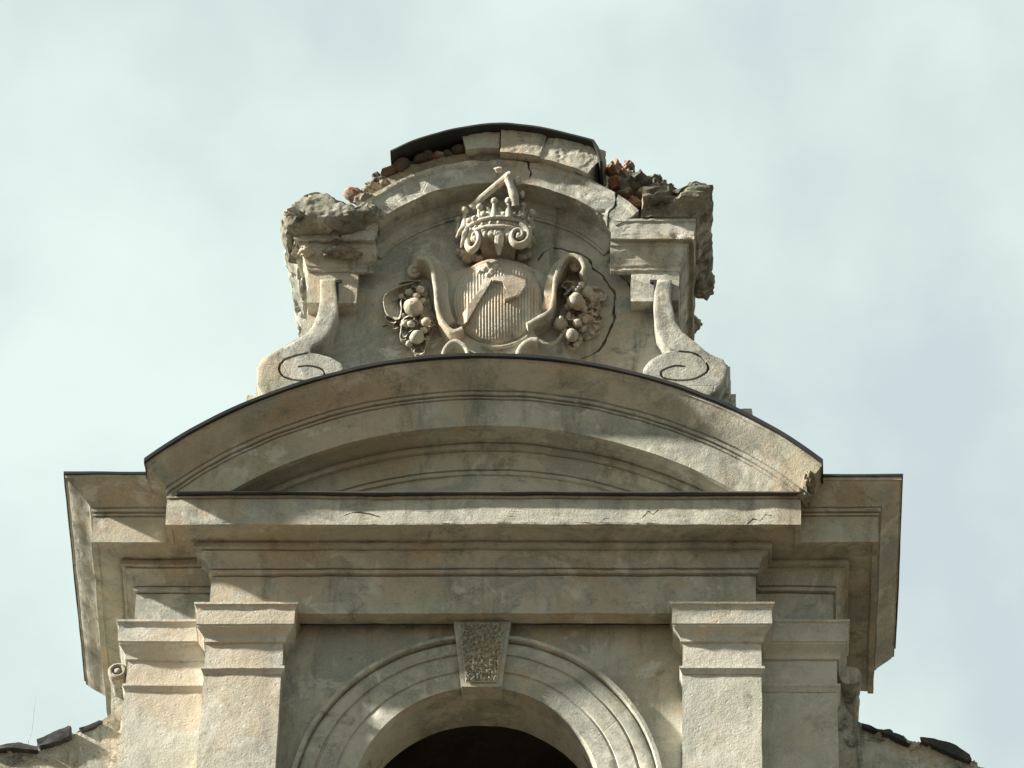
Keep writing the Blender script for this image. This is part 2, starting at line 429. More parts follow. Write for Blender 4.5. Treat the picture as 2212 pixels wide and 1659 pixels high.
sima_with_flashing(.128, [(xb + .30, 0), (xr, 0), (xr, BACK - .76)], (0, .06))
cf = [(.30, .808), (.355, .806), (.362, .800), (.368, .803), (.368, .813), (.30, .820)]
MB().sweep(zs(cf), [(xa - .25, -.2), (xb + .31, -.2)]).build('flashing', M['zinc'], gable, (.16, .004, 1.4, 0))

# curved pediment above the middle bay
yf = -.2
lipL, lipA, lipR = at(310, 996, yf - .53), at(1047, 770, yf - .53), at(1775, 1001, yf - .53)
pcx = (lipL.x + lipR.x) / 2; half = (lipR.x - lipL.x) / 2; zend = (lipL.z + lipR.z) / 2
sag = lipA.z - zend; Rl = (half * half + sag * sag) / (2 * sag); pcz = lipA.z - Rl
R0 = Rl - .205 - .249                                 # radius of the corona's lower edge
pedp = [(-.02, -.237)] + bed(-.567) + [(.278, 0), (.278, -.018), (.32, -.018), (.32, .222), (.310, .224), (.310, .233), (.326, .235), (.326, .249)]
pedp += sima(.325, .249) + [(-.1, .454), (-.1, -.237)]
cl, cr = xa - .32, xb + .32
XLf = lambda o: cl - max(0, o - .325) * .72 if o > .32 else cl + .001
XRf = lambda o: cr + max(0, o - .325) * .72 if o > .32 else cr - .001
ztop = z0 + .8235
MB().arc(pedp, pcx, pcz, R0, yf, 0, 0, 90, 1, XLf, XRf, .25).build('pediment', M['plaster'], gable, ROUGH, clip=[((0, 0, ztop), (0, 0, 1))])
pf = [(.50, .444), (.552, .444), (.554, .468), (.53, .473), (.10, .495), (.10, .484), (.50, .458)]
MB().arc(pf, pcx, pcz, R0, yf, 0, 0, 90, 1, lambda o: cl - .157, lambda o: cr + .157, 0).build('flashing', M['metal'], gable, fr)
# tympanum: masonry under the arc
n = 60; tp = []
for i in range(n + 1):
    a = -1 + 2 * i / n; x = pcx + a * (half - .22); tp.append((x, pcz + math.sqrt(max(0, (R0 + .43) ** 2 - (x - pcx) ** 2))))
tp = [(tp[0][0], z0 + .70)] + tp + [(tp[-1][0], z0 + .70)]
MB().prism([Vector((x, yf + .0, z)) for x, z in tp], [Vector((x, BACK - .3, z)) for x, z in tp]).build('tympanum', M['plaster'], gable, (.14, .004, 3, 0))

# arch wall, opening, archivolt, keystone
acx = X(1035.5, 1500, -.08); apz = at(1035, 1367, -.09).z
arx = 407 / 2212 * 0 + (X(1035.5 + 407, 1700, -.08) - X(1035.5, 1700, -.08)); arz = arx * 1.075
acz = apz - arz
def arch_pts(t, y, a0=-90, a1=90, n=64):
    r = []
    for i in range(n + 1):
        q = R(a0 + (a1 - a0) * i / n); r.append(Vector((acx + (arx - t) * math.sin(q), y, acz + (arz - t) * math.cos(q))))
    return r
ti = .435
xi0, xi1 = X(560, 1500, 0), X(1520, 1500, 0)
ol = [Vector((xi0, 0, zb)), Vector((xi0, 0, z0 + .05)), Vector((xi1, 0, z0 + .05)), Vector((xi1, 0, zb)), Vector((acx + arx - ti, 0, zb))]
ol += list(reversed(arch_pts(ti, 0))) + [Vector((acx - arx + ti, 0, zb))]
MB().prism(ol, [p + Vector((0, .42, 0)) for p in ol]).build('wall', M['plaster'], gable, (.10, .004, 4, 0))
ap = [(0, .06), (0, -.075), (.004, -.085), (.03, -.085), (.034, -.078), (.036, -.030), (.050, -.030), (.052, -.05), (.09, -.064), (.145, -.05), (.150, -.038), (.162, -.036),
      (.17, -.05), (.29, -.042), (.296, -.03), (.305, -.03), (.315, -.038), (ti + .002, -.034), (ti + .002, .06)]
rows = []
for i in range(97):
    q = R(-90 + 180 * i / 96); rows.append([Vector((acx + (arx - t) * math.sin(q), y, acz + (arz - t) * math.cos(q))) for t, y in ap])
lo = [Vector((p.x, p.y, zb)) for p in rows[0]]; hi = [Vector((p.x, p.y, zb)) for p in rows[-1]]
MB().loft([lo] + rows + [hi]).build('archivolt', M['plaster'], gable, (.07, .0035, 4, 0))
kt, kb = z0 - .005, at(1040, 1477, -.13).z
def kquad(y_t, y_b, ins=0.):
    a, b, c, d = X(979, 1342, -.15), X(1103, 1342, -.15), X(1082, 1477, -.13), X(996, 1477, -.13)
    return [Vector((a + ins, y_t, kt - ins * .5)), Vector((b - ins, y_t, kt - ins * .5)), Vector((c - ins, y_b, kb + ins)), Vector((d + ins, y_b, kb + ins))]
kq = kquad(-.112, -.098)
ks = MB().prism(kq, [Vector((p.x, .05, p.z)) for p in kq]).build('keystone', M['plaster'], gable, (.05, .0015, 5, 0))
q4 = kquad(-.120, -.106, .03); rows = []
for i in range(121):
    row = []
    for j in range(101):
        a = q4[0].lerp(q4[1], j / 100); b = q4[3].lerp(q4[2], j / 100); p = a.lerp(b, i / 120)
        ed = min(i, 120 - i, j, 100 - j) / 5; ed = min(1, ed)
        w = noise.noise(Vector((p.x * 50, 0, p.z * 50))) + .5 * noise.noise(Vector((p.x * 125, 3, p.z * 125)))
        row.append(p + Vector((0, -.010 * ed + -.016 * max(-1, min(1, w * 2.2)) * ed, 0)))
    rows.append(row)
MB().grid(rows).build('rough_panel', M['plaster'], ks, None, 60)

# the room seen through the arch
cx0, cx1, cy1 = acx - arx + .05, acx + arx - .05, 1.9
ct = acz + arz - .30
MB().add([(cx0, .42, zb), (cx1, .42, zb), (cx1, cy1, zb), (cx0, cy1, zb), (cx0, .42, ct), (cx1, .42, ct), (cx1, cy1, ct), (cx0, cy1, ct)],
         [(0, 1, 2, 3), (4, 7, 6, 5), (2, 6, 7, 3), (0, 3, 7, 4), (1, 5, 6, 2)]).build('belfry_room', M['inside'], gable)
xo0, xo1 = X(272, 1480, 0), X(1808, 1480, 0)
core = MB()
core.box(xo0 + .06, cx0 - .005, .05, BACK - .35, zb, z0 + .3).box(cx1 + .005, xo1 - .06, .05, BACK - .35, zb, z0 + .3)
core.box(cx0 - .004, cx1 + .004, .425, BACK - .36, ct + .005, z0 + .29).box(cx0 - .004, cx1 + .004, cy1 + .01, BACK - .37, zb, ct + .004)
core.build('masonry_core', M['plaster'], gable, (.2, .004, 3, 0))
MB().box(xo0 - 3.5, xo1 + 3.5, .02, BACK - .3, .0, zb - .01).build('lower_facade', M['old_brick'], gable)  # unseen storey, coloured dark to cut light bounced onto the soffits

# pilasters with their capitals
capp = [(.095, .03), (.095, .012), (.085, .004), (.076, -.028), (.076, -.15), (.068, -.155), (.068, -.168)]
for i in range(0, 7):
    q = i / 6; capp.append((.064 - .046 * math.sin(q * math.pi / 2) ** 1.2 * 1.0, -.172 - .068 * q))
capp += [(.018, -.265), (.002, -.270), (-.03, -.270), (-.03, .03)]
ring = [(-.03, -.475), (.004, -.475), (.022, -.484), (.024, -.505), (.014, -.520), (.004, -.545), (-.03, -.545)]
def pilaster(va, vb, yfront, yback, nm='pilaster'):
    a, b = X(va, 1480, yfront), X(vb, 1480, yfront)
    s = MB().box(a, b, yfront, yback, zb, z0 - .27).box(a + .001, b - .001, yfront + .001, yback, z0 - .275, z0 + .02).build(nm, M['lower'], gable, (.08, .005, 4, 0))
    pth = [(a, yback), (a, yfront), (b, yfront), (b, yback)]
    cpp = zs(capp); MB().sweep(cpp, pth).build('capital', M['lower'], s, (.05, .0035, 6, 0))
    MB().sweep(zs(ring), pth).build('neck_ring', M['lower'], s, (.05, .003, 6, 0))
    return s
pilaster(439, 606, -.2, .02)
pilaster(1475, 1645, -.2, .02)
pilaster(272, 470, 0, .30)
pilaster(1615, 1808, 0, .30)

# ------------------------------------------------------------------ upper gable
YF, YP = 0.0, -.13
gd = 1.15
RU = (.06, .006, 4.5, .012)
gw = [(560, 930), (556, 790), (600, 756), (648, 729), (664, 690), (668, 600), (672, 455)]
ax0 = X(1070, 392, -.25); az0 = at(1070, 392, -.25).z
e1 = at(828, 472, -.25); hc = .86; sg = az0 - e1.z; RA = (hc * hc + sg * sg) / (2 * sg); zc = az0 - RA
wallv = [at(a, b, YF) for a, b in gw]
for i in range(25):
    q = R(-60 + 120 * i / 24); wallv.append(Vector((ax0 + (RA + .05) * math.sin(q), YF, zc + (RA + .05) * math.cos(q))))
wallv += [at(a, b, YF) for a, b in [(1462, 455), (1462, 600), (1464, 700), (1480, 730), (1530, 764), (1572, 790), (1576, 930)]]
body = MB().prism(wallv, [Vector((p.x * .93 + ax0 * .07, gd, p.z)) for p in wallv]).raw('gable_wall')
crk1 = [(1192, 534), (1226, 541), (1257, 549), (1277, 565), (1281, 580), (1303, 598), (1316, 616), (1329, 637), (1327, 663), (1324, 694), (1308, 730), (1293, 758), (1252, 779)]
crk2 = [(1319, 515), (1321, 562), (1337, 588), (1360, 611), (1364, 650)]
crk3 = [(827, 706), (845, 700), (866, 694)]
crk4 = [(1190, 536), (1172, 548), (1163, 562)]
for i, (c, w) in enumerate(((crk1, .0085), (crk2, .011), (crk3, .006), (crk4, .006))): cut(body, groove(c, w, YF, .05, 3, 1.6, i))
roughen(body, .055, .006, 5, .010); finish(body, M['upper'], gable)

# arched cornice of the upper gable
up = [(-.02, -.13), (.016, -.13), (.016, -.11), (.026, -.105), (.03, -.07), (.05, -.05), (.05, 0), (.235, 0), (.238, -.008), (.252, -.008), (.252, .155), (.258, .16), (.27, .175), (.27, .205), (-.05, .205), (-.05, -.13)]
ua = math.asin((X(1313, 476, -.25) - ax0) / RA)
MB().arc(up, ax0, zc, RA, YF, -ua - .13, ua + .09, 60).raw('arch_cornice')
ac = bpy.data.objects['arch_cornice']
cut(ac, groove([(1327, 395), (1331, 418), (1330, 441), (1314, 464), (1317, 480), (1315, 500)], .010, -.25, .12, 3, 1.5, 9))
cut(ac, groove([(1148, 340), (1140, 360), (1146, 376), (1136, 398)], .006, -.25, .06, 3, 1.5, 5))
roughen(ac, .045, .008, 6, .03); finish(ac, M['upper'], gable)
# parapet above: dark brick on one side, blocks of rendering in the middle
def aq(v): return math.asin((X(v, 330, -.25) - ax0) / (RA + .3))
def pblock(o, r0, r1, v0, v1, mat, rg, name='parapet_block', back=.05):
    return MB().arc([(o, r0), (o, r1), (-back, r1), (-back, r0)], ax0, zc, RA, YF, aq(v0), aq(v1), 14).build(name, mat, gable, rg)
pblock(.22, .19, .37, 846, 1022, M['eroded'], (.03, .016, 7, .05))
pblock(.24, .20, .31, 838, 1004, M['eroded'], (.03, .016, 7, .05))
pblock(.32, .28, .475, 1004, 1078, M['upper'], (.03, .008, 8, .03))
pblock(.24, .20, .30, 1000, 1085, M['eroded'], (.03, .012, 8, .04))
pblock(.345, .215, .475, 1081, 1172, M['upper'], (.03, .007, 8, .03))
pblock(.335, .205, .455, 1170, 1286, M['upper'], (.03, .009, 8, .04))
pblock(.24, .20, .43, 1176, 1280, M['eroded'], (.03, .012, 8, .04))
rb = random.Random(3)
for k in range(8, 16):
    v = 852 + (k % 8) * 20 + rb.uniform(-4, 4); q = aq(v); rr = RA + (.25 if k < 8 else .35) + rb.uniform(-.015, .015)
    p = Vector((ax0 + rr * math.sin(q), -.20 + rb.uniform(-.04, .02), zc + rr * math.cos(q)))
    m3 = Matrix.Rotation(q + rb.uniform(-.1, .1), 3, 'Y')
    MB().chunk(p, (.075, .09, .044), 40 + k, m3, 5, .06).build('brick_course', M['brick'] if k in (1, 13) else M['old_brick'], gable, None, 50)
cap = [(841, 325), (870, 311), (900, 298), (960, 281), (1020, 270), (1070, 265), (1120, 267), (1180, 275), (1240, 289), (1283, 301), (1293, 318), (1301, 347)]
cp = [at(p.x, p.y, -.41) for p in smooth_line(cap[:10], 4)] + [at(a, b, -.41) for a, b in cap[10:]]
th = [Vector((p.x, p.y, p.z - .016)) for p in cp[:-2]]
loop = cp + [cp[-1] + Vector((-.02, 0, 0)), cp[-2] + Vector((-.02, 0, -.0)), cp[-3] + Vector((-.012, 0, -.016))] + list(reversed(th[:-1]))
MB().prism(loop, [Vector((p.x, gd - .1, p.z)) for p in loop]).build('metal_cap', M['metal'], gable, (.12, .006, 2, 0))
# masonry that carries the cap
ms = []
for i in range(21):
    q = aq(850) + (aq(1284) - aq(850)) * i / 20; ms.append(Vector((ax0 + (RA + .42) * math.sin(q), 0, zc + (RA + .42) * math.cos(q))))
ms += [Vector((ms[-1].x, 0, zc + .8)), Vector((ms[0].x, 0, zc + .8))]
MB().prism([p + Vector((0, .015, 0)) for p in ms], [p + Vector((0, gd - .12, 0)) for p in ms]).build('parapet', M['eroded'], gable, (.06, .012, 5, .04))

# side piers with their broken cornices
zp = Z(588, YP)
pp = [(-.03, 0), (.006, 0), (.012, .012), (.012, .035), (.02, .042), (.028, .07), (.05, .125), (.062, .16), (.062, .19), (.075, .20), (.075, .235), (.10, .235), (.10, .228), (.115, .228), (.115, .39), (.125, .40), (.125, .42), (-.03, .42)]
ps = [(.125, .42), (.14, .425), (.145, .45), (.165, .48), (.20, .52), (.235, .56), (.245, .60), (.245, .66), (-.05, .66), (-.05, .42)]
zq = lambda pr: [(o, zp + z) for o, z in pr]
rx0, rx1 = X(1320, 560, YP), X(1467, 600, YP)
lx0, lx1 = X(668, 600, YP), X(812, 560, YP)
rp = MB().box(X(1363, 620, YP), rx1, YP, .12, Z(650, YP), zp + .45).build('pier', M['upper'], gable, RU)
MB().sweep(zq(pp), [(rx0, YP), (rx1, YP), (rx1 - .02, gd)]).build('pier_cornice', M['upper'], rp, (.04, .008, 5, .03))
MB().sweep(zq(ps), [(X(1388, 440, -.3), YP), (rx1, YP), (rx1 - .01, gd - .5)]).build('crown_moulding', M['eroded'], rp, (.035, .02, 5, .12))
lp = MB().box(lx0, X(773, 620, YP), YP, .12, Z(655, YP), zp + .45).build('pier', M['upper'], gable, RU)
MB().sweep(zq(pp), [(lx0 + .06, gd), (lx0, YP), (lx1, YP)]).build('pier_cornice', M['upper'], lp, (.035, .016, 4, .08))
MB().sweep(zq([(o, z - .06) for o, z in ps]), [(lx0 + .06, gd + .12), (lx0 - .004, YP + .10)]).build('crown_moulding', M['upper'], lp, (.035, .012, 4, .06))
wb = [(608, 478), (606, 456), (622, 438), (650, 423), (684, 416), (712, 418), (730, 428), (762, 431), (800, 428), (818, 440), (812, 462), (790, 474), (760, 484), (722, 490), (680, 488), (640, 494), (616, 490)]
f_ = [at(a, b, -.34) for a, b in wb]; c_ = sum(f_, Vector()) / len(f_)
MB().loft([[c_ + (p - c_) * k + Vector((0, dy, 0)) for p in f_] for k, dy in ((.55, -.05), (.82, -.03), (.95, .01), (1, .07), (1, .25), (.93, .42))]).build('worn_block', M['eroded'], lp, (.022, .022, 6, .14), 50)
for k, (v, vy, Y, r) in enumerate(((628, 462, -.36, (.07, .06, .05)), (690, 440, -.2, (.14, .12, .05)), (745, 470, -.33, (.11, .06, .05)), (790, 440, -.2, (.09, .1, .06)), (800, 470, -.27, (.10, .05, .07)), (822, 402, -.12, (.09, .16, .07)), (806, 420, -.1, (.10, .16, .06)), (834, 386, -.08, (.05, .12, .05)), (660, 545, -.2, (.07, .06, .05)), (740, 545, -.2, (.15, .06, .06)))):
    MB().chunk(at(v, vy, Y), r, 80 + k, None, 8, .25).build('broken_lump', M['upper'] if k in (0, 7, 8) else M['eroded'], lp, None, 50)
for k, (v, vy, Y, r) in enumerate(((1420, 412, -.2, (.09, .1, .04)), (1500, 415, -.22, (.12, .1, .05)), (1520, 618, .55, (.10, .14, .09)), (1492, 700, 1.0, (.09, .1, .06)))):
    MB().chunk(at(v, vy, Y), r, 120 + k, None, 8, .25).build('broken_lump', M['eroded'], rp, None, 50)

for k, (v, vy, Y, r) in enumerate(((1372, 438, .1, (.24, .26, .17)), (1340, 405, .12, (.12, .25, .16)), (1425, 440, .1, (.14, .26, .1)))):
    MB().chunk(at(v, vy, Y), r, 140 + k, None, 9, .35).build('crumbled_masonry', M['eroded'], gable, (.03, .01, 9, .02), 50)
# scroll bands and volutes
vl = [(692, 604), (693, 648), (687, 678), (675, 705), (660, 722), (640, 735), (602, 753), (568, 772), (555, 792), (556, 830), (572, 862), (620, 884), (690, 870), (728, 832), (745, 802), (738, 785), (715, 771), (690, 764), (672, 761), (673, 753), (698, 738), (717, 716), (727, 693), (731, 668), (729, 643), (725, 613), (725, 604)]
vr = [(1419, 604), (1414, 632), (1412, 660), (1413, 690), (1418, 719), (1432, 740), (1447, 752), (1461, 757), (1430, 764), (1404, 778), (1391, 794), (1386, 815), (1410, 850), (1450, 872), (1510, 870), (1550, 845), (1570, 815), (1573, 795), (1562, 776), (1528, 762), (1510, 746), (1476, 718), (1459, 694), (1453, 663), (1450, 640), (1452, 604)]
gl = [(643, 793), (668, 790), (693, 796), (702, 806), (693, 816), (668, 822), (638, 821), (613, 813), (603, 796), (613, 778), (638, 768), (668, 762)]
gr = [(1481, 793), (1458, 790), (1434, 798), (1428, 807), (1437, 817), (1474, 822), (1504, 817), (1525, 804), (1529, 791), (1517, 774), (1494, 763), (1464, 759)]
for o, gq, lab in ((vl, gl, 'chipped volute'), (vr, gr, 'volute')):
    s = MB().relief(o, YP - .035, .04, .009).raw('volute'); cut(s, groove(gq, .0115, YP - .035, .05, 6)); roughen(s, .05, .004, 5, .006); finish(s, M['upper'], gable)
# short slots beside the scroll bands: dark plates stand in for the shade inside
for pts in ([(724, 604), (738, 604), (738, 609), (731, 610), (731, 650), (724, 650)], [(1404, 604), (1420, 604), (1420, 650), (1412, 650), (1412, 609), (1404, 609)]):
    MB().plate(pts, YP - .012, YP + .02).build('slot_shade', M['metal'], gable)
# stepped plinth under the volutes
pl = MB()
pl.box(X(533, 870, .1), X(1590, 870, .1), .1, gd - .1, Z(915, .1), Z(853, .1))
pl.box(X(1560, 890, .12), X(1626, 890, .12), .12, gd - .2, Z(930, .1), Z(882, .1))
pl.box(X(553, 850, .05), X(1577, 850, .05), .06, gd - .15, Z(860, .05), Z(792, .05))
pl.build('plinth', M['upper'], gable, (.06, .012, 5, .03))
# broken end of the curved pediment
for k, (v, vy, Y, r) in enumerate(((1752, 1010, -.60, (.05, .1, .07)), (1748, 1045, -.56, (.045, .12, .06)), (1738, 1075, -.5, (.05, .1, .05)))):
    MB().chunk(at(v, vy, Y), r, 160 + k, None, 8, .3).build('broken_lump', M['eroded'], gable, None, 50)

# ------------------------------------------------------------------ coat of arms
arms = thing('coat_of_arms', at(1076, 745, -.05), 'carved stucco coat of arms with ribbed oval shield, axe and pearled crown', 'coat of arms')
CR = (.03, .003, 9, .006)
bk = [(1010, 575), (960, 590), (948, 640), (952, 680), (975, 712), (985, 740), (1000, 775), (1130, 775), (1150, 740), (1165, 700), (1190, 665), (1196, 600), (1160, 580), (1120, 560), (1050, 560)]
MB().relief(bk, -.075, .02, .03).build('backing', M['carved'], arms, CR)
SC, SX, SY = (1076, 652), 97., 94.
wedge = [(1047, 598), (1062, 603), (1055, 617), (1008, 694), (998, 703), (985, 697), (1010, 662), (1031, 632)]
blade = [(1060, 599), (1092, 595), (1134, 594), (1135, 617), (1122, 635), (1100, 643), (1090, 646), (1093, 624), (1085, 608), (1066, 605)]
rows = []
for i in range(57):
    rho = i / 56; row = []
    for j in range(240):
        q = 2 * math.pi * j / 240; dx, dy = rho * SX * math.cos(q), rho * SY * math.sin(q)
        Y = -.07 - .11 * math.sqrt(max(0, 1 - (rho * .97) ** 2))
        if rho < .93: Y -= .0055 * math.cos(2 * math.pi * dx / 6.6) * min(1, (.93 - rho) * 12)
        elif rho < .955: Y += .006
        row.append(at(SC[0] + dx, SC[1] + dy, Y))
    rows.append(row)
rows.append([Vector((p.x, .0, p.z)) for p in rows[-1]])
sh = MB().grid(rows, True).build('shield', M['carved'], arms, None, 60)
def dome_y(a, b):
    r2 = ((a - SC[0]) / SX) ** 2 + ((b - SC[1]) / SY) ** 2
    return -.07 - .11 * math.sqrt(max(0, 1 - .94 * r2))
def on_dome(pts, h, name):
    f = [at(a, b, dome_y(a, b) - h) for a, b in pts]
    return MB().prism(f, [p + Vector((0, h + .03, 0)) for p in f]).build(name, M['carved'], sh, (.02, .002, 9, 0))
on_dome(wedge, .034, 'axe_shaft'); on_dome(blade, .034, 'axe_blade')
mb = MB()
for k, (a, b, r) in enumerate(((1054, 596, 7), (1062, 588, 8), (1046, 584, 8), (1070, 577, 9), (1056, 574, 8), (1080, 583, 6), (1036, 588, 6), (1061, 606, 4))):
    mb.blob(at(a, b, dome_y(a, b)), (r / 295, .018, r / 260), .35, 5, 3, k * 3.)
mb.build('flower_boss', M['carved'], sh, None, 60)

def ribbon(pts, w, y0, y1, name, parent, k=6, rg=CR, taper=None):
    L = smooth_line(pts, k); n = len(L); a = []; b = []
    for i, p in enumerate(L):
        q, r = L[max(i - 1, 0)], L[min(i + 1, n - 1)]; t = Vector((r.x - q.x, r.y - q.y)).normalized()
        ww = w * (taper(i / (n - 1)) if taper else 1) / 2
        a.append((p.x - t.y * ww, p.y + t.x * ww)); b.append((p.x + t.y * ww, p.y - t.x * ww))
    return MB().relief(a + list(reversed(b)), y0, y1, .008).build(name, M['carved'], parent, rg)
tp2 = lambda q: .45 + .55 * math.sin(min(1, q * 3 + .05) * math.pi / 2) * (1 if q < .8 else 1 - (q - .8) * 3)
s1 = ribbon([(899, 556), (917, 557), (930, 570), (936, 592), (941, 620), (943, 645), (948, 675), (962, 700), (980, 714), (1000, 708)], 9, -.20, .0, 'strapwork', arms)
ribbon([(912, 562), (932, 566), (946, 585), (953, 615), (954, 645), (960, 675), (974, 698)], 30, -.145, .0, 'strap_band', s1, taper=tp2)
s2 = ribbon([(1256, 590), (1262, 576), (1254, 558), (1237, 550), (1219, 556), (1207, 578), (1200, 600), (1197, 622), (1196, 645), (1187, 671), (1162, 686), (1138, 701)], 9, -.20, .0, 'strapwork', arms)
ribbon([(1222, 560), (1208, 575), (1196, 595), (1189, 620), (1187, 645), (1178, 668)], 26, -.145, .0, 'strap_band', s2, taper=tp2)
def curl(cx_, cy_, r, name, parent, y=-.1, d=1):
    mb = MB(); P = []
    for i in range(26):
        q = i / 25 * 4.2 * math.pi * .75; rr = r * (1 - i / 32); P.append(at(cx_ + d * rr * math.cos(q), cy_ - rr * math.sin(q) * .85, y - i * .0015))
    mb.tube(P, [.026 * (1 - i / 45) for i in range(26)], 8); mb.blob(at(cx_, cy_, y - .02), .03, .2, 4, 2)
    return mb.build(name, M['carved'], parent, None, 60)
curl(1242, 575, 15, 'scroll_eye', s2, -.08, -1); curl(897, 588, 16, 'scroll_eye', s1, -.02, 1)
# lower scrolls of the frame
s3 = ribbon([(955, 764), (966, 744), (982, 735), (997, 740), (1007, 752), (1013, 775)], 8, -.19, 0, 'lower_scroll', arms)
ribbon([(985, 742), (1010, 742), (1036, 752), (1064, 757), (1070, 775)], 26, -.10, 0, 'lower_band', s3)
s4 = ribbon([(1117, 775), (1121, 755), (1131, 741), (1146, 733), (1162, 733)], 10, -.19, 0, 'lower_scroll', arms)
ribbon([(1066, 762), (1090, 756), (1116, 745), (1140, 730), (1158, 722)], 24, -.11, 0, 'lower_band', s4)
ribbon([(1040, 742), (1066, 748), (1092, 745), (1118, 737), (1140, 724)], 5, -.14, 0, 'rim_fillet', arms)

# crown above the shield
zr = at(1076, 470, -.28).z; xc = X(1077, 480, -.2)
crown = MB()
def half(r, d, z, y=-.08, n=44):
    return [Vector((xc + r * math.cos(math.pi * i / n), y - d * math.sin(math.pi * i / n), z)) for i in range(n + 1)]
crown.grid([half(.268, .20, zr + .05, 0), half(.262, .185, zr + .01), half(.252, .175, zr - .005), half(.252, .175, zr - .065), half(.26, .185, zr - .075), half(.24, .16, zr - .095), half(.15, .06, zr - .115), half(.13, .03, zr - .15), half(.12, .0, zr - .2, 0)])
crown.grid([half(.245, .165, zr - .01), half(.225, .14, zr + .06), half(.19, .11, zr + .10), half(.10, .05, zr + .13), half(.02, .0, zr + .13, 0)])
crown.tube(half(.262, .188, zr + .008), .017, 8).tube(half(.26, .186, zr - .078), .018, 8)
for i in range(13):
    q = math.pi * (i + .5) / 13; crown.blob((xc + .256 * math.cos(q), -.08 - .180 * math.sin(q), zr - .034), (.013, .012, .017), .3, 3, 2, i)
cb = crown.build('crown', M['carved'], arms, (.03, .004, 9, .01), 50)
for k, (a, b, r, Y) in enumerate(((1068, 434, 7.5, -.28), (1099, 434, 8, -.28), (1130, 444, 7.5, -.22), (1149, 462, 10, -.15), (1004, 455, 9, -.17), (991, 475, 7, -.11), (1036, 447, 7.5, -.24))):
    mb = MB().blob(at(a, b, Y), r / 285, .14, 4, 3, k)
    pb = at(a, b, Y); mb.tube([pb, pb + Vector((-.002, .012, -.045)), Vector((pb.x, pb.y + .025, zr + .01))], [.016, .014, .034], 8)
    mb.build('pearl', M['carved'], cb, None, 60)
mb = MB(); rnd = random.Random(5)
for k in range(9):                                      # pointed leaves between the pearls
    q = math.pi * (k + .5) / 9; p = Vector((xc + .238 * math.cos(q), -.08 - .165 * math.sin(q), zr)); h = rnd.uniform(.07, .13)
    sd = Vector((math.sin(q), -math.cos(q) * .7, 0))
    mb.tube([p, p + Vector((0, -.012, h * .35)), p + Vector((.006, .0, h * .75)), p + Vector((.012 * math.cos(q), -.02, h))], [.048, .042, .026, .008], 8, flat=.45)
    for sg_ in (-1, 1): mb.blob(p + sd * .035 * sg_ + Vector((0, -.015, h * .42)), (.024, .018, .026), .35, 4, 2, k * 2. + sg_)
mb.build('leaf_crest', M['carved'], cb, (.03, .004, 14, .01), 60)
mb = MB(); rnd = random.Random(8)
for k in range(22):
    q = math.pi * rnd.uniform(.04, .96); mb.blob((xc + .235 * math.cos(q), -.08 - .165 * math.sin(q), zr - .10 - rnd.uniform(0, .05)), (rnd.uniform(.018, .034), .025, rnd.uniform(.022, .045)), .4, 4, 2, k * 1.7)
mb.build('leaf_fringe', M['carved'], cb, (.02, .004, 16, .012), 60)
# volutes and drooping leaves under the crown
def spiral(pc, rx, rz, turns, a0, th, d, nm, lean=0.):
    P = []; n = 46
    for i in range(n):
        u = i / (n - 1); q = a0 + d * u * turns * 2 * math.pi; k = 1 - .82 * u
        P.append(pc + Vector((rx * k * math.cos(q), -.03 * u + lean * k * math.cos(q), rz * k * math.sin(q))))
    mb = MB().tube(P, [th * (1 - .55 * i / n) for i in range(n)], 9, flat=1.5)
    mb.blob(pc + Vector((0, -.025, 0)), (rx * .25, .02, rz * .25), .2, 4, 2)
    return mb.build(nm, M['carved'], cb, (.03, .003, 14, .006), 60)
spiral(at(1024, 521, -.23), .060, .125, 1.3, 1.9, .026, 1, 'crown_volute', -.04)
spiral(at(1120, 514, -.24), .086, .110, 1.6, 1.5, .029, -1, 'crown_volute')
for a, b, a2, b2, w in ((1060, 497, 1068, 528, .032), (1078, 498, 1078, 556, .040), (1095, 497, 1092, 530, .030), (1046, 494, 1046, 520, .026), (1007, 492, 996, 540, .018), (1000, 490, 985, 520, .016), (1142, 490, 1150, 528, .020)):
    p, q = at(a, b, -.24), at(a2, b2, -.17)
    MB().tube([p, p.lerp(q, .35) + Vector((0, -.03, 0)), p.lerp(q, .7) + Vector((0, -.025, 0)), q + Vector((0, -.03, 0))], [w * .9, w, w * .8, w * .35], 9, flat=.6).build('acanthus_leaf', M['carved'], cb, (.025, .005, 14, .012), 60)
for lst in (((1003, 548, .05), (1018, 556, .045), (990, 546, .03), (1034, 560, .035), (1008, 562, .04)), ((1128, 556, .035), (1140, 551, .03))):
    mb = MB()
    for k, (a, b, r) in enumerate(lst): mb.blob(at(a, b, -.05), (r, .04, r * .8), .4, 4, 2, k + 20)
    mb.build('mantling_stub', M['carved'], cb, (.025, .005, 14, .012), 60)
# crest: bent arm above the crown
mb = MB()
mb.tube([at(1018, 450, -.20), at(1040, 428, -.25), at(1070, 403, -.28), at(1094, 384, -.30)], [.032, .029, .029, .036], 10, flat=.8)
mb.blob(at(1098, 382, -.33), (.035, .04, .042), .2, 3, 3, 2)
mb.tube([at(1098, 386, -.33), at(1103, 402, -.32), at(1110, 422, -.30), at(1113, 446, -.27)], [.036, .032, .036, .03], 10)
mb.blob(at(1117, 392, -.3), (.03, .04, .035), .3, 3, 3, 5); mb.blob(at(1128, 420, -.27), (.02, .03, .035), .2, 3, 2, 7)
mb.chunk(at(1077, 366, -.31), (.04, .03, .03), 3)
mb.build('crest_arm', M['carved'], cb, (.03, .003, 10, .008), 60)

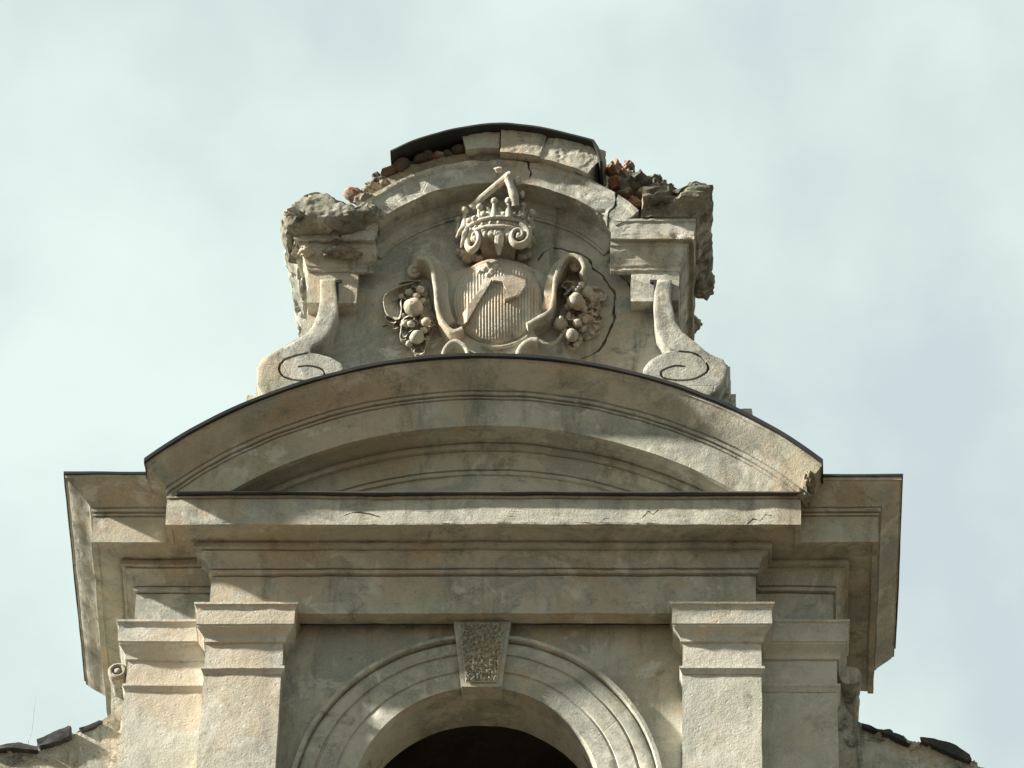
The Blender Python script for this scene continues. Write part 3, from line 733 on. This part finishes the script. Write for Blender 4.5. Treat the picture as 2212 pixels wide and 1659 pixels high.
# ------------------------------------------------------------------ fruit festoons on either side
def fruit(parent, a, b, r, Y=-.1, kind='fruit', ry=None, seed=0., eye=True, amp=.10):
    rr = r / 292
    mb = MB().blob(at(a, b, Y), (rr, rr * .9, (ry or r) / 250 if ry else rr * 1.03), amp, 3, 3, seed)
    if eye:
        c = at(a, b, Y) + Vector((-.1 * rr, -rr * .88, -.12 * rr)); P = [c + Vector((rr * .22 * math.cos(q), .006, rr * .22 * math.sin(q))) for q in [2 * math.pi * i / 12 for i in range(12)]]
        mb.tube(P, rr * .08, 6, True); mb.blob(c + Vector((0, .004, 0)), rr * .1, .3, 4, 1)
    return mb.build(kind, M['carved'], parent, (.025, .004, 16, .01), 60)
def leaf(parent, pts, Y=-.05, seed=0, h=.05):
    f = smooth_line(pts + [pts[0]], 5)[:-1]; cx_ = sum(p.x for p in f) / len(f); cy_ = sum(p.y for p in f) / len(f); rows = []
    for k, s in enumerate((1.0, .93, .8, .6, .4, .2, .03)):
        row = []
        for i, p in enumerate(f):
            y = Y - h * (1, .95, .55, .3, .22, .3, .4)[k] * (1 if k else 0)
            y += .02 * noise.noise(Vector((p.x * .12, p.y * .12, seed + k * .3)))
            row.append(at(cx_ + (p.x - cx_) * s, cy_ + (p.y - cy_) * s, y))
        rows.append(row)
    rows.insert(0, [Vector((p.x, .02, p.z)) for p in rows[0]])
    return MB().grid(rows, True).build('leaf', M['carved'], parent, (.025, .006, 11, .01), 60)
fl_ = thing('fruit_festoon', at(890, 750, -.05), 'carved festoon of pomegranates with one large hollow leaf, nearest the single brick stub', 'festoon', 'fruit festoons flanking the shield')
def leaf_bed(parent, pts, seed):
    f = smooth_line(pts + [pts[0]], 6)[:-1]; cx_ = sum(p.x for p in f) / len(f); cy_ = sum(p.y for p in f) / len(f); rows = [[at(p.x, p.y, .02) for p in f]]
    for s_ in (1, .94, .85, .75, .65, .55, .45, .35, .25, .15, .05):
        row = []
        for p in f:
            a, b = cx_ + (p.x - cx_) * s_, cy_ + (p.y - cy_) * s_
            row.append(at(a, b, -.015 - .05 * (1 - s_) ** .5 - .055 * max(-.3, noise.fractal(Vector((a * .085, b * .085, seed)), 1, 2, 4)) * (1 if s_ < .97 else 0)))
        rows.append(row)
    MB().grid(rows, True).build('leaf_bed', M['carved'], parent, (.02, .006, 16, .02), 50)
leaf_bed(fl_, [(862, 622), (896, 604), (920, 616), (932, 650), (938, 690), (936, 716), (922, 745), (908, 768), (890, 758), (872, 728), (858, 700), (846, 690), (862, 668)], 2.)
fruit(fl_, 908, 626, 9, -.14, seed=1, eye=False); fruit(fl_, 893, 664, 21, -.12, seed=2); fruit(fl_, 901, 728, 16, -.13, seed=3)
for k, (a, b, r, Y) in enumerate(((884, 632, 9, -.10), (899, 640, 8, -.13), (912, 652, 9, -.09), (876, 700, 11, -.10), (888, 700, 8, -.13), (884, 742, 8, -.09), (916, 714, 8, -.10), (870, 684, 7, -.09))): fruit(fl_, a, b, r, Y, seed=k + 60., eye=False, amp=.22)
fruit(fl_, 867, 640, 6, -.1, seed=5, eye=False, amp=.3); fruit(fl_, 921, 696, 10, -.13, seed=4, eye=False)
leaf(fl_, [(904, 694), (920, 683), (938, 694), (940, 702), (920, 712)], -.07, 3, .04)
leaf(fl_, [(826, 650), (832, 634), (856, 620), (878, 612), (898, 610), (886, 632), (868, 650), (868, 672), (864, 692), (848, 690), (832, 676)], -.03, 1, .09)
leaf(fl_, [(868, 700), (880, 690), (898, 690), (904, 704), (884, 718), (874, 730), (866, 716)], -.06, 2, .06)
leaf(fl_, [(884, 735), (900, 744), (920, 738), (916, 760), (902, 768), (890, 758)], -.02, 5, .04)
leaf(fl_, [(860, 612), (884, 606), (905, 608), (900, 622), (876, 630)], -.03, 7, .05)
for k, (a, b, w, h, Y, rt) in enumerate(((878, 640, 12, 8, -.07, .6), (884, 690, 13, 7, -.10, -.3), (912, 650, 9, 13, -.06, .2), (874, 722, 9, 14, -.06, .3), (920, 724, 9, 13, -.05, -.4), (906, 758, 12, 8, -.05, 0.), (845, 690, 14, 7, -.04, .5), (900, 614, 11, 7, -.08, -.5), (858, 702, 12, 7, -.03, -.6))):
    leaf(fl_, [(a + w * math.cos(t) * math.cos(rt) - h * math.sin(t) * math.sin(rt), b + w * math.cos(t) * math.sin(rt) + h * math.sin(t) * math.cos(rt)) for t in (0, .7, 1.5, 2.3, 3.1, 3.9, 4.7, 5.5)], Y, k + 30., .045)
fr_ = thing('fruit_festoon', at(1245, 750, -.05), 'carved festoon of apples, grapes and buds, hanging between the shield and the long crack', 'festoon', 'fruit festoons flanking the shield')
leaf_bed(fr_, [(1212, 622), (1240, 604), (1268, 612), (1296, 624), (1312, 642), (1292, 668), (1300, 690), (1288, 722), (1262, 738), (1240, 752), (1216, 730), (1200, 706), (1210, 676), (1222, 650)], 5.)
for k, (a, b, r, Y, e) in enumerate(((1244, 652, 20, -.13, 1), (1268, 631, 14, -.09, 0), (1256, 616, 8, -.14, 0), (1245, 628, 5.5, -.15, 0), (1239, 622, 5, -.14, 0), (1250, 622, 5, -.15, 0), (1212, 701, 16, -.08, 0), (1212, 688, 6, -.17, 0), (1248, 698, 10, -.14, 0), (1236, 725, 14.5, -.13, 1))):
    fruit(fr_, a, b, r, Y, seed=k + 11, eye=bool(e), amp=.3 if k == 8 else .11)
for k, (a, b, r, Y) in enumerate(((1260, 668, 9, -.08), (1226, 664, 8, -.09), (1228, 684, 9, -.10), (1262, 692, 8, -.08), (1258, 712, 8, -.09), (1222, 718, 8, -.09), (1276, 646, 8, -.06), (1246, 744, 7, -.08))): fruit(fr_, a, b, r, Y, seed=k + 80., eye=False, amp=.22)
leaf(fr_, [(1212, 618), (1220, 608), (1238, 609), (1240, 618), (1228, 634), (1218, 640), (1222, 626)], -.08, 4, .06)
leaf(fr_, [(1272, 625), (1296, 622), (1314, 636), (1306, 650), (1290, 652), (1276, 660)], -.01, 6, .03)
leaf(fr_, [(1264, 680), (1280, 672), (1300, 678), (1294, 694), (1278, 700), (1262, 694)], -.01, 8, .03)
leaf(fr_, [(1272, 706), (1290, 700), (1296, 716), (1284, 728), (1270, 722)], -.01, 9, .025)
leaf(fr_, [(1228, 672), (1246, 676), (1262, 672), (1258, 686), (1244, 690), (1230, 686)], -.07, 10, .04)
for k, (a, b, w, h, Y, rt) in enumerate(((1228, 636, 9, 12, -.06, .3), (1270, 655, 9, 13, -.05, -.3), (1230, 684, 12, 8, -.09, .5), (1258, 712, 9, 12, -.05, -.2), (1222, 716, 8, 12, -.05, .4), (1240, 744, 13, 7, -.04, .1), (1286, 660, 13, 7, -.02, .6), (1292, 690, 12, 7, -.02, -.4))):
    leaf(fr_, [(a + w * math.cos(t) * math.cos(rt) - h * math.sin(t) * math.sin(rt), b + w * math.cos(t) * math.sin(rt) + h * math.sin(t) * math.cos(rt)) for t in (0, .7, 1.5, 2.3, 3.1, 3.9, 4.7, 5.5)], Y, k + 50., .04)
P = [at(p.x, p.y, -.10) for p in smooth_line([(1163, 734), (1176, 742), (1192, 744), (1206, 735), (1216, 722)], 8)]
MB().tube(P, [.013 + .004 * (i % 2) for i in range(len(P))], 8).build('cord', M['carved'], fr_, None, 60)

# ------------------------------------------------------------------ loose broken bricks on the upper gable
for k, (a, b, Y, r, ry) in enumerate(((1318, 368, -.12, (.05, .09, .05), .3), (1334, 362, -.05, (.045, .08, .06), -.5), (1326, 398, -.15, (.055, .09, .045), .9), (1345, 385, -.05, (.05, .09, .05), .2),
                                      (1352, 418, -.14, (.06, .08, .045), -.3), (1372, 400, -.05, (.06, .1, .06), .6), (1385, 392, .02, (.05, .08, .06), -.8), (1398, 404, -.03, (.05, .09, .05), .1),
                                      (1372, 440, -.16, (.06, .07, .04), .5), (1345, 440, -.12, (.045, .07, .04), -.2), (1410, 425, -.1, (.05, .09, .05), 1.1), (1358, 365, .1, (.05, .08, .05), .4), (1390, 420, -.12, (.05, .06, .06), 0))):
    o = MB().chunk(at(a, b, Y), r, 200 + k, Matrix.Rotation(ry, 3, 'Y'), 7, .2).build('broken_brick', M['brick'], None, None, 50)
    tag(o, 'broken red brick in the crumbled gap between metal cap and corner block', 'brick', 'broken bricks in the crumbled gap')
o = MB().chunk(at(768, 420, -.1), (.09, .08, .065), 240, Matrix.Rotation(.4, 3, 'Y'), 7, .15).build('broken_brick', M['brick'], None, None, 50)
tag(o, 'single pointed brick stub standing alone on the crumbled shoulder left of the metal cap', 'brick')

# ------------------------------------------------------------------ wing walls
YW = .22
wl = thing('wing_wall', (X(150, 1640, YW), YW, 0), 'grey stained wing wall with a rolled scroll top beside the sunlit outer pilaster', 'wall', 'curved wing walls')
o1 = [(300, 1500), (264, 1520), (246, 1540), (230, 1550), (214, 1560), (192, 1571), (176, 1577), (160, 1592), (120, 1606), (84, 1616), (60, 1612), (30, 1613), (-30, 1614), (-300, 1700), (-300, 2400), (300, 2400)]
MB().plate(o1, YW, YW + .55).build('wall_body', M['wing'], wl, (.07, .010, 6, .03))
c = at(255, 1450, YW - .2)
mb = MB(); mb.tube([c, c + Vector((.01, .25, -.0)), c + Vector((.02, .62, 0))], [.072, .07, .06], 20)
P = [c + Vector((.052 * math.cos(q), -.004, .052 * math.sin(q))) for q in [2 * math.pi * i / 24 for i in range(24)]]
mb.tube(P, .018, 8, True); mb.blob(c + Vector((0, -.005, 0)), (.026, .02, .026), .1, 3, 2)
mb.build('scroll_roll', M['wing'], wl, (.05, .006, 6, .02))
mb = MB().plate([(237, 1462), (262, 1470), (276, 1500), (280, 1560), (244, 1562), (240, 1520)], YW + .02, YW + .6); mb.build('scroll_neck', M['wing'], wl, (.05, .006, 6, .02))
wr = thing('wing_wall', (X(1950, 1640, YW), YW, 0), 'grey stained wing wall with concave scroll beside the shaded outer pilaster', 'wall', 'curved wing walls')
o2 = [(1790, 1480), (1818, 1484), (1821, 1510), (1828, 1528), (1838, 1543), (1852, 1556), (1870, 1566), (1905, 1576), (1940, 1586), (1962, 1600), (1978, 1608), (2002, 1609), (2030, 1612), (2070, 1626), (2092, 1640), (2117, 1660), (2200, 1750), (2300, 1900), (2300, 2400), (1790, 2400)]
MB().plate(o2, YW, YW + .55).build('wall_body', M['wing'], wr, (.07, .010, 6, .03))
c = at(1836, 1458, YW - .10)
mb = MB(); mb.tube([c, c + Vector((.0, .3, 0)), c + Vector((.0, .64, 0))], [.078, .077, .07], 20); mb.build('scroll_roll', M['wing'], wr, (.05, .006, 6, .02))
rb = random.Random(11)
for wv, line in ((wl, ((-10, 1618), (20, 1622), (48, 1618), (96, 1618), (120, 1612), (150, 1598), (166, 1588), (184, 1580), (204, 1570))), (wr, ((1900, 1580), (1952, 1598), (1972, 1606), (1984, 1609), (2012, 1614), (2100, 1650), (2112, 1660), (2060, 1630)))):
    for k, (a, b) in enumerate(line):
        MB().chunk(at(a + rb.uniform(-6, 6), b + rb.uniform(5, 11), YW + .04), (rb.uniform(.03, .07), .06, rb.uniform(.025, .045)), 300 + k, Matrix.Rotation(rb.uniform(-.6, .6), 3, 'Y'), 8, .3).build('crumbled_edge', M['wing'], wv, None, 50)
# slates and tiles lying on the wing walls
def slab(pts, y0, y1, label, name='roof_tile'):
    o = MB().plate(pts, y0, y1).build(name, M['tile'], None, (.03, .011, 8, .03)); tag(o, label, 'roof tile', 'loose tiles and slates on the wing walls'); return o
slab([(81, 1599), (110, 1584), (147, 1568), (154, 1572), (155, 1588), (130, 1600), (88, 1614), (84, 1609)], YW - .06, YW + .40, 'thick dark tile tilted upward, standing clear of the stained wall top')
slab([(-40, 1607), (0, 1609), (40, 1607), (62, 1609), (83, 1614), (83, 1622), (40, 1617), (-40, 1620)], YW - .05, YW + .40, 'flat dark tile lying level under the dry grass stem')
slab([(172, 1575), (190, 1567), (216, 1556), (222, 1558), (200, 1572), (178, 1580)], YW - .03, YW + .35, 'thin grey slate on the slope between the tilted tile and the scroll')
slab([(1859, 1557), (1890, 1566), (1920, 1574), (1942, 1581), (1962, 1595), (1966, 1604), (1944, 1596), (1916, 1584), (1886, 1574), (1861, 1563)], YW - .05, YW + .40, 'long thin dark slate sloping away from the concave scroll')
slab([(1990, 1590), (2020, 1595), (2052, 1602), (2066, 1610), (2080, 1620), (2094, 1628), (2097, 1637), (2090, 1641), (2070, 1632), (2040, 1617), (2012, 1606), (1994, 1599)], YW - .06, YW + .42, 'curved dark slate with one end lifted off the wall, farthest from the building')
# dry grass stem
P = [at(a, b, YW + .1) for a, b in ((60, 1612), (61, 1600), (67, 1585), (71, 1562), (73, 1540), (77, 1508))]
st = MB().tube([(p.x, p.y, p.z) for p in smooth_line([tuple(p) for p in P], 5)], [.0035 - .0024 * i / 25 for i in range(26)], 6).build('grass_stem', M['straw'], None, None, 60)
tag(st, 'thin dry grass stem rising from the wall top against the sky', 'grass stem')
